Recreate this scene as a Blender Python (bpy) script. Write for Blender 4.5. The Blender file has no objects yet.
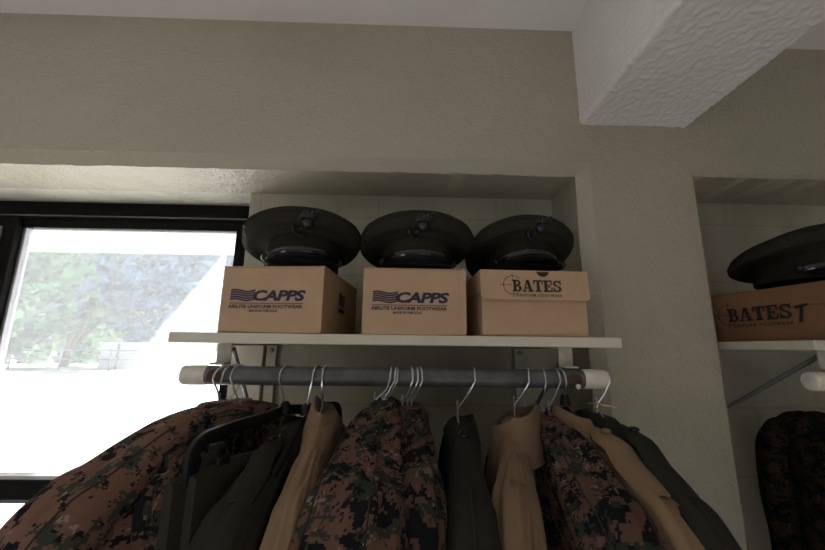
import bpy, bmesh, math, random
from mathutils import Vector, Matrix, noise
PI = math.pi
rnd = random.Random(7)
sc = bpy.context.scene
COL = sc.collection

# ------------------------------------------------------------------ helpers
def link(o, parent=None):
    COL.objects.link(o)
    if parent is not None:
        o.parent = parent
    return o

def empty(name, label, cat, loc=(0, 0, 0), rz=0.0, group=None):
    o = bpy.data.objects.new(name, None)
    o.empty_display_size = 0.05
    o.location = loc
    o.rotation_euler = (0, 0, rz)
    COL.objects.link(o)
    return tag(o, label, cat, group)

def tag(o, label=None, cat=None, group=None, kind=None):
    if label: o['label'] = label
    if cat: o['category'] = cat
    if group: o['group'] = group
    if kind: o['kind'] = kind
    return o

class MB:
    """collects shapes that become ONE mesh object"""
    def __init__(s):
        s.v, s.f, s.uv = [], [], {}
    def add(s, vs, fs, uvs=None):
        b = len(s.v)
        s.v += [tuple(p) for p in vs]
        for i, f in enumerate(fs):
            if uvs is not None:
                s.uv[len(s.f)] = uvs[i]
            s.f.append(tuple(b + k for k in f))
        return s
    def box(s, c, d, m=None):
        x, y, z = d[0]/2, d[1]/2, d[2]/2
        vs = [Vector((a*x, b*y, e*z)) for e in (-1, 1) for b in (-1, 1) for a in (-1, 1)]
        c = Vector(c)
        vs = [(m @ v if m else v) + c for v in vs]
        fs = [(0, 2, 3, 1), (4, 5, 7, 6), (0, 1, 5, 4), (2, 6, 7, 3), (0, 4, 6, 2), (1, 3, 7, 5)]
        return s.add(vs, fs)
    def box2(s, a, b):
        return s.box([(a[i]+b[i])/2 for i in range(3)], [abs(b[i]-a[i]) for i in range(3)])
    def loft(s, rings, caps=True, uv=None, closed=True):
        n = len(rings[0]); vs = [p for r in rings for p in r]
        fs = []; us = []
        m = n if closed else n-1
        for i in range(len(rings)-1):
            for j in range(m):
                k = (j+1) % n
                fs.append((i*n+j, i*n+k, (i+1)*n+k, (i+1)*n+j))
                if uv:
                    a, b = uv[i], uv[i+1]
                    j2 = j+1
                    us.append((a[j], a[j2], b[j2], b[j]))
        if caps and closed:
            fs.append(tuple(range(n-1, -1, -1)))
            fs.append(tuple((len(rings)-1)*n + j for j in range(n)))
            if uv:
                us.append([(0, 0)]*n); us.append([(0, 0)]*n)
        return s.add(vs, fs, us if uv else None)
    def tube(s, pts, r, n=8, closed=False):
        pts = [Vector(p) for p in pts]
        rs = r if isinstance(r, (list, tuple)) else [r]*len(pts)
        N = len(pts); rings = []; up = None
        for i, p in enumerate(pts):
            a = pts[i-1] if (i > 0 or closed) else p
            b = pts[(i+1) % N] if (i < N-1 or closed) else p
            t = (b-a).normalized()
            if up is None:
                up = t.orthogonal().normalized()
            up = (up - t*up.dot(t))
            up = up.normalized() if up.length > 1e-6 else t.orthogonal().normalized()
            w = t.cross(up)
            rings.append([p + (up*math.cos(2*PI*k/n) + w*math.sin(2*PI*k/n))*rs[i] for k in range(n)])
        if closed:
            rings.append(rings[0])
            return s.loft(rings, caps=False)
        return s.loft(rings)
    def build(s, name, mat, parent=None, smooth=False, bevel=0, seg=2, angle=40):
        me = bpy.data.meshes.new(name)
        me.from_pydata(s.v, [], s.f)
        if s.uv:
            lay = me.uv_layers.new(name='UVMap')
            for pi, p in enumerate(me.polygons):
                u = s.uv.get(pi)
                if u:
                    for k, li in enumerate(p.loop_indices):
                        lay.data[li].uv = u[k]
        if bevel:
            bm = bmesh.new(); bm.from_mesh(me)
            bmesh.ops.remove_doubles(bm, verts=bm.verts, dist=1e-6)
            es = [e for e in bm.edges if len(e.link_faces) == 2 and e.calc_face_angle() > math.radians(angle)]
            bmesh.ops.bevel(bm, geom=es, offset=bevel, segments=seg, profile=0.5, affect='EDGES', clamp_overlap=True)
            bm.to_mesh(me); bm.free()
        bm = bmesh.new(); bm.from_mesh(me)
        bmesh.ops.recalc_face_normals(bm, faces=bm.faces)
        bm.to_mesh(me); bm.free()
        if smooth:
            for p in me.polygons: p.use_smooth = True
            if smooth != 'all':
                try: me.set_sharp_from_angle(angle=math.radians(45))
                except Exception: pass
        me.materials.append(mat)
        o = bpy.data.objects.new(name, me)
        return link(o, parent)

def N3(x, y, z):
    return noise.noise(Vector((x, y, z)))

# ------------------------------------------------------------------ materials
class NT:
    def __init__(s, name):
        s.m = bpy.data.materials.new(name); s.m.use_nodes = True
        s.t = s.m.node_tree; s.t.nodes.clear()
        s.out = s.n('ShaderNodeOutputMaterial')
    def n(s, t, **kw):
        nd = s.t.nodes.new(t)
        for k, v in kw.items():
            if k.startswith('i_'):
                nd.inputs[k[2:].replace('_', ' ')].default_value = v
            else:
                setattr(nd, k, v)
        return nd
    def l(s, a, b): s.t.links.new(a, b)
    def ramp(s, fac, stops, interp='LINEAR'):
        r = s.n('ShaderNodeValToRGB'); e = r.color_ramp; e.interpolation = interp
        while len(e.elements) > 1: e.elements.remove(e.elements[-1])
        e.elements[0].position = stops[0][0]; e.elements[0].color = (*stops[0][1], 1)
        for p, c in stops[1:]:
            x = e.elements.new(p); x.color = (*c, 1)
        s.l(fac, r.inputs[0]); return r
    def noise(s, vec, scale, detail=4, rough=.55):
        nd = s.n('ShaderNodeTexNoise'); nd.inputs['Scale'].default_value = scale
        nd.inputs['Detail'].default_value = detail; nd.inputs['Roughness'].default_value = rough
        if vec is not None: s.l(vec, nd.inputs['Vector'])
        return nd
    def bsdf(s, rough=.6, metal=0., spec=.5):
        b = s.n('ShaderNodeBsdfPrincipled')
        b.inputs['Roughness'].default_value = rough; b.inputs['Metallic'].default_value = metal
        b.inputs['Specular IOR Level'].default_value = spec
        s.l(b.outputs[0], s.out.inputs[0]); return b
    def bump(s, h, strength, dist, b, prev=None):
        bp = s.n('ShaderNodeBump'); bp.inputs['Strength'].default_value = strength; bp.inputs['Distance'].default_value = dist
        s.l(h, bp.inputs['Height'])
        if prev is not None: s.l(prev.outputs[0], bp.inputs['Normal'])
        if b is not None: s.l(bp.outputs[0], b.inputs['Normal'])
        return bp

def mat_plain(name, col, rough=.6, metal=0., spec=.5, var=.12, vscale=12, bs=0., bscale=200, bdist=.001):
    t = NT(name); b = t.bsdf(rough, metal, spec)
    co = t.n('ShaderNodeTexCoord')
    nz = t.noise(co.outputs['Object'], vscale, 5, .6)
    lo = tuple(c*(1-var) for c in col); hi = tuple(min(1, c*(1+var)) for c in col)
    r = t.ramp(nz.outputs[0], [(.3, lo), (.7, hi)])
    t.l(r.outputs[0], b.inputs['Base Color'])
    if bs:
        n2 = t.noise(co.outputs['Object'], bscale, 3, .6)
        t.bump(n2.outputs[0], bs, bdist, b)
    return t.m

def mat_wall(name, col):
    t = NT(name); b = t.bsdf(.27, 0, .75)
    co = t.n('ShaderNodeTexCoord'); v = co.outputs['Object']
    big = t.noise(v, 1.6, 4, .55)
    r = t.ramp(big.outputs[0], [(.3, tuple(c*.93 for c in col)), (.7, tuple(c*1.06 for c in col))])
    # small dark pits in the paint, in scattered patches
    vor = t.n('ShaderNodeTexVoronoi'); vor.inputs['Scale'].default_value = 62
    t.l(v, vor.inputs['Vector'])
    pit = t.ramp(vor.outputs['Distance'], [(.0, (1, 1, 1)), (.19, (0, 0, 0))])
    pm = t.noise(v, 3.1, 3, .5)
    pmr = t.ramp(pm.outputs[0], [(.50, (0, 0, 0)), (.66, (1, 1, 1))])
    mul = t.n('ShaderNodeMath', operation='MULTIPLY'); t.l(pit.outputs[0], mul.inputs[0]); t.l(pmr.outputs[0], mul.inputs[1])
    mx = t.n('ShaderNodeMixRGB'); mx.inputs[2].default_value = (*[c*.5 for c in col], 1)
    t.l(mul.outputs[0], mx.inputs[0]); t.l(r.outputs[0], mx.inputs[1])
    t.l(mx.outputs[0], b.inputs['Base Color'])
    n1 = t.noise(v, 14, 5, .6); n2 = t.noise(v, 110, 4, .65)
    b1 = t.bump(n1.outputs[0], .6, .012, None)
    b2 = t.bump(n2.outputs[0], .7, .005, None, b1)
    b3 = t.bump(mul.outputs[0], -.6, .002, b, b2)
    return t.m

def mat_block(name, col):
    t = NT(name); b = t.bsdf(.75, 0, .3)
    co = t.n('ShaderNodeTexCoord'); v = co.outputs['Object']
    sx = t.n('ShaderNodeSeparateXYZ'); t.l(v, sx.inputs[0])
    cx = t.n('ShaderNodeCombineXYZ')
    ax = t.n('ShaderNodeMath', operation='ADD'); ax.inputs[1].default_value = 4.09
    az = t.n('ShaderNodeMath', operation='ADD'); az.inputs[1].default_value = .054
    t.l(sx.outputs[0], ax.inputs[0]); t.l(sx.outputs[2], az.inputs[0])
    t.l(ax.outputs[0], cx.inputs[0]); t.l(az.outputs[0], cx.inputs[1])
    br = t.n('ShaderNodeTexBrick'); br.offset = .5
    br.inputs['Scale'].default_value = 1; br.inputs['Mortar Size'].default_value = .005
    br.inputs['Mortar Smooth'].default_value = .6
    br.inputs['Brick Width'].default_value = .4; br.inputs['Row Height'].default_value = .2
    t.l(cx.outputs[0], br.inputs['Vector'])
    n0 = t.noise(v, 4, 5, .6)
    r = t.ramp(n0.outputs[0], [(.3, tuple(c*.82 for c in col)), (.7, tuple(c*1.1 for c in col))])
    mx = t.n('ShaderNodeMixRGB', blend_type='MULTIPLY'); mx.inputs[2].default_value = (.88, .88, .87, 1)
    t.l(br.outputs['Fac'], mx.inputs[0]); t.l(r.outputs[0], mx.inputs[1])
    t.l(mx.outputs[0], b.inputs['Base Color'])
    n1 = t.noise(v, 75, 5, .7)
    b1 = t.bump(n1.outputs[0], .8, .004, None)
    t.bump(br.outputs['Fac'], -.8, .006, b, b1)
    return t.m

def mat_popcorn(name, col):
    t = NT(name); b = t.bsdf(.85, 0, .2)
    co = t.n('ShaderNodeTexCoord'); v = co.outputs['Object']
    vor = t.n('ShaderNodeTexVoronoi', feature='SMOOTH_F1'); vor.inputs['Scale'].default_value = 75
    dn = t.noise(v, 40, 3, .6)
    ad = t.n('ShaderNodeMixRGB'); ad.inputs[0].default_value = .04
    t.l(v, ad.inputs[1]); t.l(dn.outputs['Color'], ad.inputs[2]); t.l(ad.outputs[0], vor.inputs['Vector'])
    n0 = t.noise(v, 3, 4, .6)
    r = t.ramp(n0.outputs[0], [(.3, tuple(c*.93 for c in col)), (.7, col)])
    t.l(r.outputs[0], b.inputs['Base Color'])
    n1 = t.noise(v, 130, 4, .6)
    b1 = t.bump(n1.outputs[0], .4, .003, None)
    t.bump(vor.outputs['Distance'], -.9, .014, b, b1)
    return t.m

def mat_fabric(name, col, rough=.9, weave=900, var=.14, sheen=.06):
    t = NT(name); b = t.bsdf(rough, 0, .15)
    b.inputs['Sheen Weight'].default_value = sheen
    uv = t.n('ShaderNodeUVMap')
    n0 = t.noise(uv.outputs[0], 9, 5, .6)
    r = t.ramp(n0.outputs[0], [(.3, tuple(c*(1-var) for c in col)), (.7, tuple(c*(1+var) for c in col))])
    t.l(r.outputs[0], b.inputs['Base Color'])
    n1 = t.noise(uv.outputs[0], 26, 4, .6)
    b1 = t.bump(n1.outputs[0], .35, .004, None)
    w = t.n('ShaderNodeTexWave', wave_type='BANDS', bands_direction='DIAGONAL'); w.inputs['Scale'].default_value = weave/3
    t.l(uv.outputs[0], w.inputs['Vector'])
    t.bump(w.outputs[0], .12, .0006, b, b1)
    return t.m

def mat_camo(name, seed, bright=1.0, sparse=0.):
    """woodland camouflage printed in small square pixels"""
    t = NT(name); b = t.bsdf(.9, 0, .15)
    uv = t.n('ShaderNodeUVMap')
    off = t.n('ShaderNodeVectorMath', operation='ADD'); off.inputs[1].default_value = (seed*3.17, seed*1.31, seed)
    t.l(uv.outputs[0], off.inputs[0])
    sn = t.n('ShaderNodeVectorMath', operation='SNAP'); sn.inputs[1].default_value = (.0030, .0030, 1)
    t.l(off.outputs[0], sn.inputs[0])
    def layer(ox, sx, sy, detail, rough, th):
        mp = t.n('ShaderNodeMapping'); mp.inputs['Location'].default_value = (ox, ox*.7, ox*1.9)
        mp.inputs['Scale'].default_value = (sx, sy, 1)
        t.l(sn.outputs[0], mp.inputs[0])
        nz = t.noise(mp.outputs[0], 1, detail, rough)
        g = t.n('ShaderNodeMath', operation='GREATER_THAN'); g.inputs[1].default_value = th
        t.l(nz.outputs[0], g.inputs[0]); return g
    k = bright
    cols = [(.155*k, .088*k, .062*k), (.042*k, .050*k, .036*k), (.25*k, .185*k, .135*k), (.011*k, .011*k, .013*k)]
    cur = None
    base = t.n('ShaderNodeRGB'); base.outputs[0].default_value = (*cols[0], 1); cur = base.outputs[0]
    for (c, a) in ((cols[1], (3.1, 24, 33, 6, .69, .52)), (cols[2], (9.7, 36, 48, 6, .72, .61)), (cols[3], (17.3, 29, 41, 7, .73, .53))):
        g = layer(*a[:-1], a[-1]+sparse)
        mx = t.n('ShaderNodeMixRGB'); mx.inputs[2].default_value = (*c, 1)
        t.l(g.outputs[0], mx.inputs[0]); t.l(cur, mx.inputs[1]); cur = mx.outputs[0]
    t.l(cur, b.inputs['Base Color'])
    n1 = t.noise(uv.outputs[0], 22, 4, .6)
    t.bump(n1.outputs[0], .4, .005, b)
    return t.m

def mat_card(name, col):
    t = NT(name); b = t.bsdf(.8, 0, .25)
    co = t.n('ShaderNodeTexCoord'); v = co.outputs['Object']
    n0 = t.noise(v, 7, 5, .6)
    r = t.ramp(n0.outputs[0], [(.3, tuple(c*.9 for c in col)), (.7, tuple(c*1.07 for c in col))])
    mp = t.n('ShaderNodeMapping'); mp.inputs['Scale'].default_value = (40, 40, 300); t.l(v, mp.inputs[0])
    n1 = t.noise(mp.outputs[0], 3, 4, .7)
    mx = t.n('ShaderNodeMixRGB', blend_type='MULTIPLY'); mx.inputs[0].default_value = .16
    t.l(r.outputs[0], mx.inputs[1]); t.l(n1.outputs[0], mx.inputs[2]); t.l(mx.outputs[0], b.inputs['Base Color'])
    n2 = t.noise(v, 30, 3, .5); t.bump(n2.outputs[0], .25, .003, b)
    return t.m

def mat_glass(name):
    """dusty window pane: mostly clear, with a thin film of dust that scatters light"""
    t = NT(name)
    tr = t.n('ShaderNodeBsdfTransparent'); tr.inputs[0].default_value = (.95, .97, 1, 1)
    tl = t.n('ShaderNodeBsdfTranslucent'); tl.inputs[0].default_value = (.82, .90, 1, 1)
    gl = t.n('ShaderNodeBsdfGlossy'); gl.inputs['Roughness'].default_value = .05
    co = t.n('ShaderNodeTexCoord'); n0 = t.noise(co.outputs['Object'], 9, 5, .65)
    r = t.n('ShaderNodeMapRange'); r.inputs[1].default_value = .3; r.inputs[2].default_value = .7
    r.inputs[3].default_value = .15; r.inputs[4].default_value = .20
    t.l(n0.outputs[0], r.inputs[0])
    m1 = t.n('ShaderNodeMixShader'); t.l(r.outputs[0], m1.inputs[0]); t.l(tr.outputs[0], m1.inputs[1]); t.l(tl.outputs[0], m1.inputs[2])
    m2 = t.n('ShaderNodeMixShader'); m2.inputs[0].default_value = .03
    t.l(m1.outputs[0], m2.inputs[1]); t.l(gl.outputs[0], m2.inputs[2]); t.l(m2.outputs[0], t.out.inputs[0])
    return t.m

def mat_leaf(name, col):
    t = NT(name)
    d = t.n('ShaderNodeBsdfDiffuse'); tl = t.n('ShaderNodeBsdfTranslucent')
    co = t.n('ShaderNodeTexCoord'); n0 = t.noise(co.outputs['Object'], 1.3, 4, .6)
    r = t.ramp(n0.outputs[0], [(.35, tuple(c*.35 for c in col)), (.62, tuple(c*2.2 for c in col))])  # wide tone spread paints highlights and shade into the leaves
    t.l(r.outputs[0], d.inputs[0]); t.l(r.outputs[0], tl.inputs[0])
    m = t.n('ShaderNodeMixShader'); m.inputs[0].default_value = .35
    t.l(d.outputs[0], m.inputs[1]); t.l(tl.outputs[0], m.inputs[2]); t.l(m.outputs[0], t.out.inputs[0])
    return t.m

OLIVE = (.372, .350, .275)
M = dict(
    wall=mat_wall('olive_paint', OLIVE), block=mat_block('painted_block', (.40, .385, .31)),
    reveal=mat_wall('recess_paint', (.50, .48, .42)),
    ceil=mat_popcorn('popcorn_ceiling', (.88, .86, .86)),
    floor=mat_plain('floor_tile', (.42, .38, .32), .35, var=.2, vscale=3),
    black_alu=mat_plain('black_aluminium', (.007, .006, .006), .55, 0, spec=.08, vscale=20),
    grey_alu=mat_plain('grey_aluminium', (.16, .16, .17), .4, .7),
    bright_alu=mat_plain('bright_aluminium', (.55, .55, .58), .35, .6),
    glass=mat_glass('dusty_glass'),
    cream=mat_plain('cream_gloss_paint', (.55, .52, .43), .35, bs=.4, bscale=60, bdist=.002, var=.06),
    pipe=mat_plain('dark_steel_pipe', (.085, .085, .09), .45, .25, var=.35, vscale=25, bs=.2, bscale=90),
    pipe_white=mat_plain('chipped_white_paint', (.62, .60, .52), .5, bs=.6, bscale=70, bdist=.002, var=.1, vscale=40),
    rust=mat_plain('rust', (.06, .028, .018), .85, var=.5, vscale=80, bs=.8, bscale=150, bdist=.002),
    bracket=mat_plain('painted_bracket', (.40, .37, .31), .5, var=.2, vscale=30, bs=.3, bscale=80),
    strut=mat_plain('grey_strut', (.20, .20, .19), .45, .4, var=.2),
    wire=mat_plain('galvanised_wire', (.62, .63, .66), .28, .95, var=.1),
    brass=mat_plain('brass_wire', (.65, .48, .22), .3, .9, var=.1),
    plastic=mat_plain('black_plastic', (.006, .006, .007), .42, spec=.3, var=.1),
    card=mat_card('brown_cardboard', (.475, .325, .208)), card_shade=mat_card('shaded_cardboard', (.24, .13, .072)),  # second cardboard has the right recess's shade put into its colour
    hole_shade=mat_plain('box_hole_shade', (.03, .02, .014), .9),
    navy=mat_plain('navy_ink', (.016, .018, .05), .7, var=.3, vscale=60), black_ink=mat_plain('black_ink', (.018, .014, .012), .7, var=.3, vscale=60),
    cap=mat_plain('olive_cap_cloth', (.027, .025, .018), .9, spec=.08, bs=.4, bscale=500, bdist=.0008, var=.1),
    cap_band=mat_plain('olive_cap_band', (.022, .020, .014), .85, spec=.08, bs=.3, bscale=400, bdist=.0008, var=.1),
    patent=mat_plain('black_patent_leather', (.010, .010, .012), .13, spec=.6, var=.05),
    emblem=mat_plain('black_emblem', (.010, .010, .012), .42, 0, var=.1),
    khaki=mat_fabric('khaki_shirt_cloth', (.21, .143, .085)), khaki2=mat_fabric('khaki_shirt_cloth_tan', (.17, .114, .070)),
    olive=mat_fabric('dark_olive_serge', (.025, .023, .016), weave=1300, sheen=.02), olive2=mat_fabric('dark_olive_serge_grey', (.019, .018, .013), weave=1300, sheen=.02),
    seam=mat_plain('dark_seam', (.02, .015, .012), .9),
    lining=mat_plain('dark_lining', (.02, .02, .02), .8),
    zip=mat_plain('brown_tape', (.22, .11, .06), .8),
    label=mat_plain('tan_tag', (.5, .36, .25), .8),
    soffit=mat_plain('white_soffit', (.88, .80, .74), .8, var=.04),
    ground=mat_plain('sunlit_ground', (.74, .72, .68), .9, var=.12, vscale=.6),
    bark=mat_plain('bark', (.14, .11, .09), .9, var=.3),
    leafA=mat_leaf('leaf_green', (.06, .13, .065)), leafB=mat_leaf('leaf_dark', (.045, .085, .125)), leafC=mat_leaf('leaf_pale', (.13, .21, .11)),
    shed=mat_plain('white_siding', (.8, .8, .82), .7, var=.04), rail_metal=mat_plain('fence_metal', (.25, .26, .28), .5, .3),
)

# ------------------------------------------------------------------ the room
CEIL = 2.712
XL, XR, YB = -3.2, 3.4, -4.6
OZ = 2.225                                   # top of the two recesses
def opening(x0, x1, r):
    """rounded-over front edge of a recess: list of (x, y, z) outlines from the wall face inwards"""
    out = []
    for k in range(6):
        a = k/5
        e = r*(1-a); y = r*.75*a
        out.append([(x0-e, y, 0), (x0-e, y, OZ+e), (x1+e, y, OZ+e), (x1+e, y, 0)])
    return out
def subdiv(line, step=.04):
    pts = []
    for a, b in zip(line, line[1:]):
        n = max(1, int((Vector(b)-Vector(a)).length/step))
        for i in range(n): pts.append(Vector(a).lerp(Vector(b), i/n))
    pts.append(Vector(line[-1])); return pts
w = MB()
R1, R2 = .034, .013
A0, A1 = -2.7, .505
B0, B1 = .854, 2.6
zt1, zt2 = OZ+R1, OZ+R2
def quad(mb, x0, z0, x1, z1, y=0): mb.add([(x0, y, z0), (x1, y, z0), (x1, y, z1), (x0, y, z1)], [(0, 1, 2, 3)])
quad(w, XL, 0, A0-R1, zt1); quad(w, XL, zt1, B0-R2, CEIL); quad(w, A1+R1, 0, B0-R2, zt1)
quad(w, B0-R2, zt2, XR, CEIL); quad(w, B1+R2, 0, XR, zt2)
for (x0, x1, r, dep) in ((A0, A1, R1, .20), (B0, B1, R2, .20)):
    o = opening(x0, x1, r)
    o.append([(x0, dep, 0), (x0, dep, OZ), (x1, dep, OZ), (x1, dep, 0)])
    rings = []
    for ln in o:
        n = [30, 150, 30]; pts = []
        for (a, b), k in zip(zip(ln, ln[1:]), n):
            for i in range(k): pts.append(Vector(a).lerp(Vector(b), i/k))
        pts.append(Vector(ln[-1])); rings.append(pts)
    for ri, rg in enumerate(rings[:-1]):
        for p in rg:                       # hand-trowelled wobble of the arris
            d = (N3(p.x*9, p.z*9, 3.3)*.0022+N3(p.x*60, p.z*60, ri*.9)*.0022)*(1 if ri else 0)
            p.x += d; p.z += d
    w.loft(rings, caps=False, closed=False)
o = w.build('wall_front', M['wall'], smooth=True); tag(o, 'olive painted plaster wall around the two recesses', 'wall', kind='structure')
# recess back walls + window reveal
w = MB(); w.box2((-.525, .20, 0), (A1+.25, .42, OZ)); w.box2((-.525, .30, 0), (A1+.25, .42, 2.9))
tag(w.build('wall_recess', M['block']), 'painted block wall at the back of the recess behind the shelf', 'wall', kind='structure')
w = MB(); w.box2((B0-.25, .20, 0), (B1+.2, .42, OZ))
tag(w.build('wall_recess_right', M['block']), 'painted block wall at the back of the right recess', 'wall', kind='structure')
w = MB(); w.box2((A0-.1, .20, 2.2251), (-.5251, .42, 2.9))
o = w.build('trim_1', M['reveal']); tag(o, 'painted head of the window recess', 'trim', kind='structure')
w = MB(); w.box2((A0-.1, .001, 0), (-.5255, .42, .86))
tag(w.build('wall_sill', M['reveal']), 'painted wall and sill below the window', 'wall', kind='structure')
w = MB(); w.box2((A0-.1, .2005, .86), (A0-.001, .42, 2.225))
tag(w.build('trim_2', M['reveal']), 'painted left jamb of the window recess', 'trim', kind='structure')
# ceiling, floor, other walls
w = MB(); w.box2((XL, YB, CEIL), (.7, .0, CEIL+.1)); w.box2((.7, YB, 2.672), (XR, .0, CEIL+.1)); tag(w.build('ceiling', M['ceil']), 'white popcorn textured ceiling', 'ceiling', kind='structure')
w = MB(); w.box2((XL, YB, -.1), (XR, .0, 0)); tag(w.build('floor', M['floor']), 'tiled floor', 'floor', kind='structure')
w = MB(); w.box2((XL-.1, YB, 0), (XL, 0, CEIL)); tag(w.build('wall_left', M['wall']), 'olive painted left wall', 'wall', kind='structure')
w = MB(); w.box2((XR, YB, 0), (XR+.1, 0, CEIL)); tag(w.build('wall_right', M['wall']), 'olive painted right wall', 'wall', kind='structure')
w = MB(); w.box2((XL, YB-.1, 0), (XR, YB, CEIL)); tag(w.build('wall_back', M['wall']), 'olive painted wall behind the viewer', 'wall', kind='structure')
# beam, chipped plaster edges
def beam():
    x0, x1, z0, z1 = .520, .850, 2.382, CEIL+.01
    base = [(x0, z1)]
    for (cx, cz, a0) in ((x0+.012, z0+.012, PI), (x1-.012, z0+.012, 1.5*PI)):
        for k in range(5):
            a = a0 + k/4*PI/2; base.append((cx+.012*math.cos(a), cz+.012*math.sin(a)))
    base += [(x1, z1)]
    prof = []
    for (a, b) in zip(base, base[1:]):
        k = max(1, int(math.hypot(b[0]-a[0], b[1]-a[1])/.0042))
        for i in range(k): prof.append((a[0]+(b[0]-a[0])*i/k, a[1]+(b[1]-a[1])*i/k))
    prof.append(base[-1])
    ys = [.004-.0042*i for i in range(215)]+[.004-.0042*215-.012*i for i in range(1, 60)]+[-2.5, YB]
    rings = []
    for y in ys:
        rg = []
        for x, z in prof:
            q = N3(y*105, x*105, z*105)+.7*N3(y*58+3, x*58, z*58+4)
            h = .0028*max(-.25, q)*(1 if z < z0+.006 else .55)+N3(y*5, x*5, z*5)*.003
            nx, nz = (x-(x0+x1)/2)/.165, (z-(z1-.05))/.28
            rg.append(Vector((x+h*(1 if x > .845 else -1 if x < .525 else 0), y, z-h*(1 if z < z0+.006 else 0))))
        rings.append(rg)
    m = MB(); m.loft(rings)
    return m.build('ceiling_beam', M['ceil'], smooth=True)
tag(beam(), 'white textured beam running from the ceiling into the wall', 'beam', kind='structure')

# ------------------------------------------------------------------ window
WY, WX0, WX1, WZ0, WZ1 = .32, -2.695, -.53, .865, 2.2245
win = bpy.data.objects.new('window_1', None); win.location = (-1.6, WY, WZ0); COL.objects.link(win)
tag(win, 'black aluminium framed window with bright dusty panes', 'window', kind='structure')
def wbox(name, mat, x0, x1, y0, y1, z0, z1, bev=.003):
    m = MB(); m.box2((x0+1.6, y0-WY, z0-WZ0), (x1+1.6, y1-WY, z1-WZ0)); return m.build(name, mat, win, bevel=bev)
wbox('head_frame', M['black_alu'], WX0, WX1, .312, .40, 2.160, WZ1)
wbox('frame_lit_line', M['grey_alu'], WX0+.02, WX1-.01, .306, .3119, 2.168, 2.172, 0)  # grey strip that paints window light along the head frame
wbox('head_sash', M['black_alu'], WX0, WX1, .320, .36, 2.128, 2.160)
wbox('jamb_frame', M['black_alu'], -.592, WX1, .305, .40, WZ0, 2.160)
wbox('jamb_sash', M['black_alu'], -.616, -.592, .315, .36, WZ0, 2.128)
wbox('jamb_frame', M['black_alu'], WX0, WX0+.05, .285, .40, WZ0, 2.160)
wbox('mullion', M['black_alu'], -1.475, -1.384, .300, .36, WZ0, 2.160)
wbox('mullion_strip', M['grey_alu'], -1.462, -1.425, .294, .2999, 2.02, 2.125)  # plain lighter grey strip on the mullion face
wbox('glazing_bead', M['bright_alu'], -1.384, -1.373, .325, .352, 1.30, 2.128, .002)
wbox('meeting_rail', M['black_alu'], -1.398, -.616, .31, .36, 1.235, 1.290)
wbox('rail_bead', M['bright_alu'], -1.378, -.616, .318, .352, 1.290, 1.303, .002)
wbox('rail_bead', M['grey_alu'], -1.378, -.616, .318, .352, 1.222, 1.235, .002)
wbox('sill_frame', M['black_alu'], WX0, WX1, .285, .40, WZ0, .905)
wbox('pane', M['glass'], -1.373, -.616, .339, .341, 1.303, 2.128, 0)
wbox('pane', M['glass'], -1.398, -.616, .339, .341, .905, 1.222, 0)
wbox('pane', M['glass'], WX0+.05, -1.475, .339, .341, .905, 2.128, 0)

# ------------------------------------------------------------------ shelf, rail, brackets
def shelf(name, x0, x1, label):
    m = MB(); m.box2((x0, -.203, 1.723), (x1, .195, 1.7445))
    # slightly bowed painted board
    o = m.build(name, M['cream'], bevel=.0025)
    return tag(o, label, 'shelf')
shelf('shelf_board', -.482, .462, 'long cream painted wooden shelf holding three boxes and caps above the rail')
shelf('shelf_board', .878, 2.5, 'cream shelf end inside the dark right-hand recess')
def rod(x0, x1, label, rusts):
    L = x1-x0; z = 1.659; r = .0186
    t = empty('clothes_rail', label, 'rail', (x0, -.20, z))
    def seg(a, b, rr, ends=False, n=28):
        m = MB(); ps = []; rs = []
        k = max(2, int((b-a)/.05)+1)
        if ends:
            pass
        for i in range(k):
            x = a+(b-a)*i/(k-1); ps.append((x, 0, 0)); rs.append(rr)
        m.tube(ps, rs, n); return m
    seg(.048, L-.048, r).build('pipe', M['pipe'], t, smooth=True)
    for a, b in ((0, .052), (L-.052, L)):
        m = MB(); e = .006
        m.tube([(a, 0, 0), (a+.0015, 0, 0), (a+e, 0, 0), (b-e, 0, 0), (b-.0015, 0, 0), (b, 0, 0)], [r*.82, r*.97, r*1.05, r*1.05, r*.99, r*.93], 28)
        m.build('painted_end', M['pipe_white'], t, smooth=True)
    for rx in rusts:
        m = MB()
        for k in range(1):
            pts = []
            rings = []
            for i in range(7):
                q = i/6
                rr = .016*math.cos(q*PI/2)
                ring = []
                for j in range(16):
                    a = 2*PI*j/16
                    px = rx-x0+rr*math.cos(a)*(1+.15*N3(j, 2, rx)); pz = rr*.8*math.sin(a)-.001
                    py = -math.sqrt(max(0, r*r-pz*pz))-.0006-.002*q
                    ring.append(Vector((px, py, pz)))
                rings.append(ring)
            m.loft(rings)
        m.build('rust_patch', M['rust'], t, smooth=True)
    return t
rod(-.443, .420, 'dark steel clothes rail with chipped white ends below the long shelf', (-.372, .348))
rod(.853, 2.45, 'white ended clothes rail in the right-hand recess', ())
m = MB()
for k in range(5):
    m.tube([(0, 0, 0), (0, -.003, -.001)], [.006, .0045], 10)
o = MB().tube([(.354, -.2165, 1.646), (.354, -.2205, 1.645), (.354, -.2220, 1.645)], [.005, .0048, .002], 12).build('bolt_head', M['pipe_white'], None, smooth=True)
rail0 = [q for q in COL.objects if q.name == 'clothes_rail'][0]
o.parent = rail0; o.location = Vector((.443, .20, -1.659))

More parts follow.
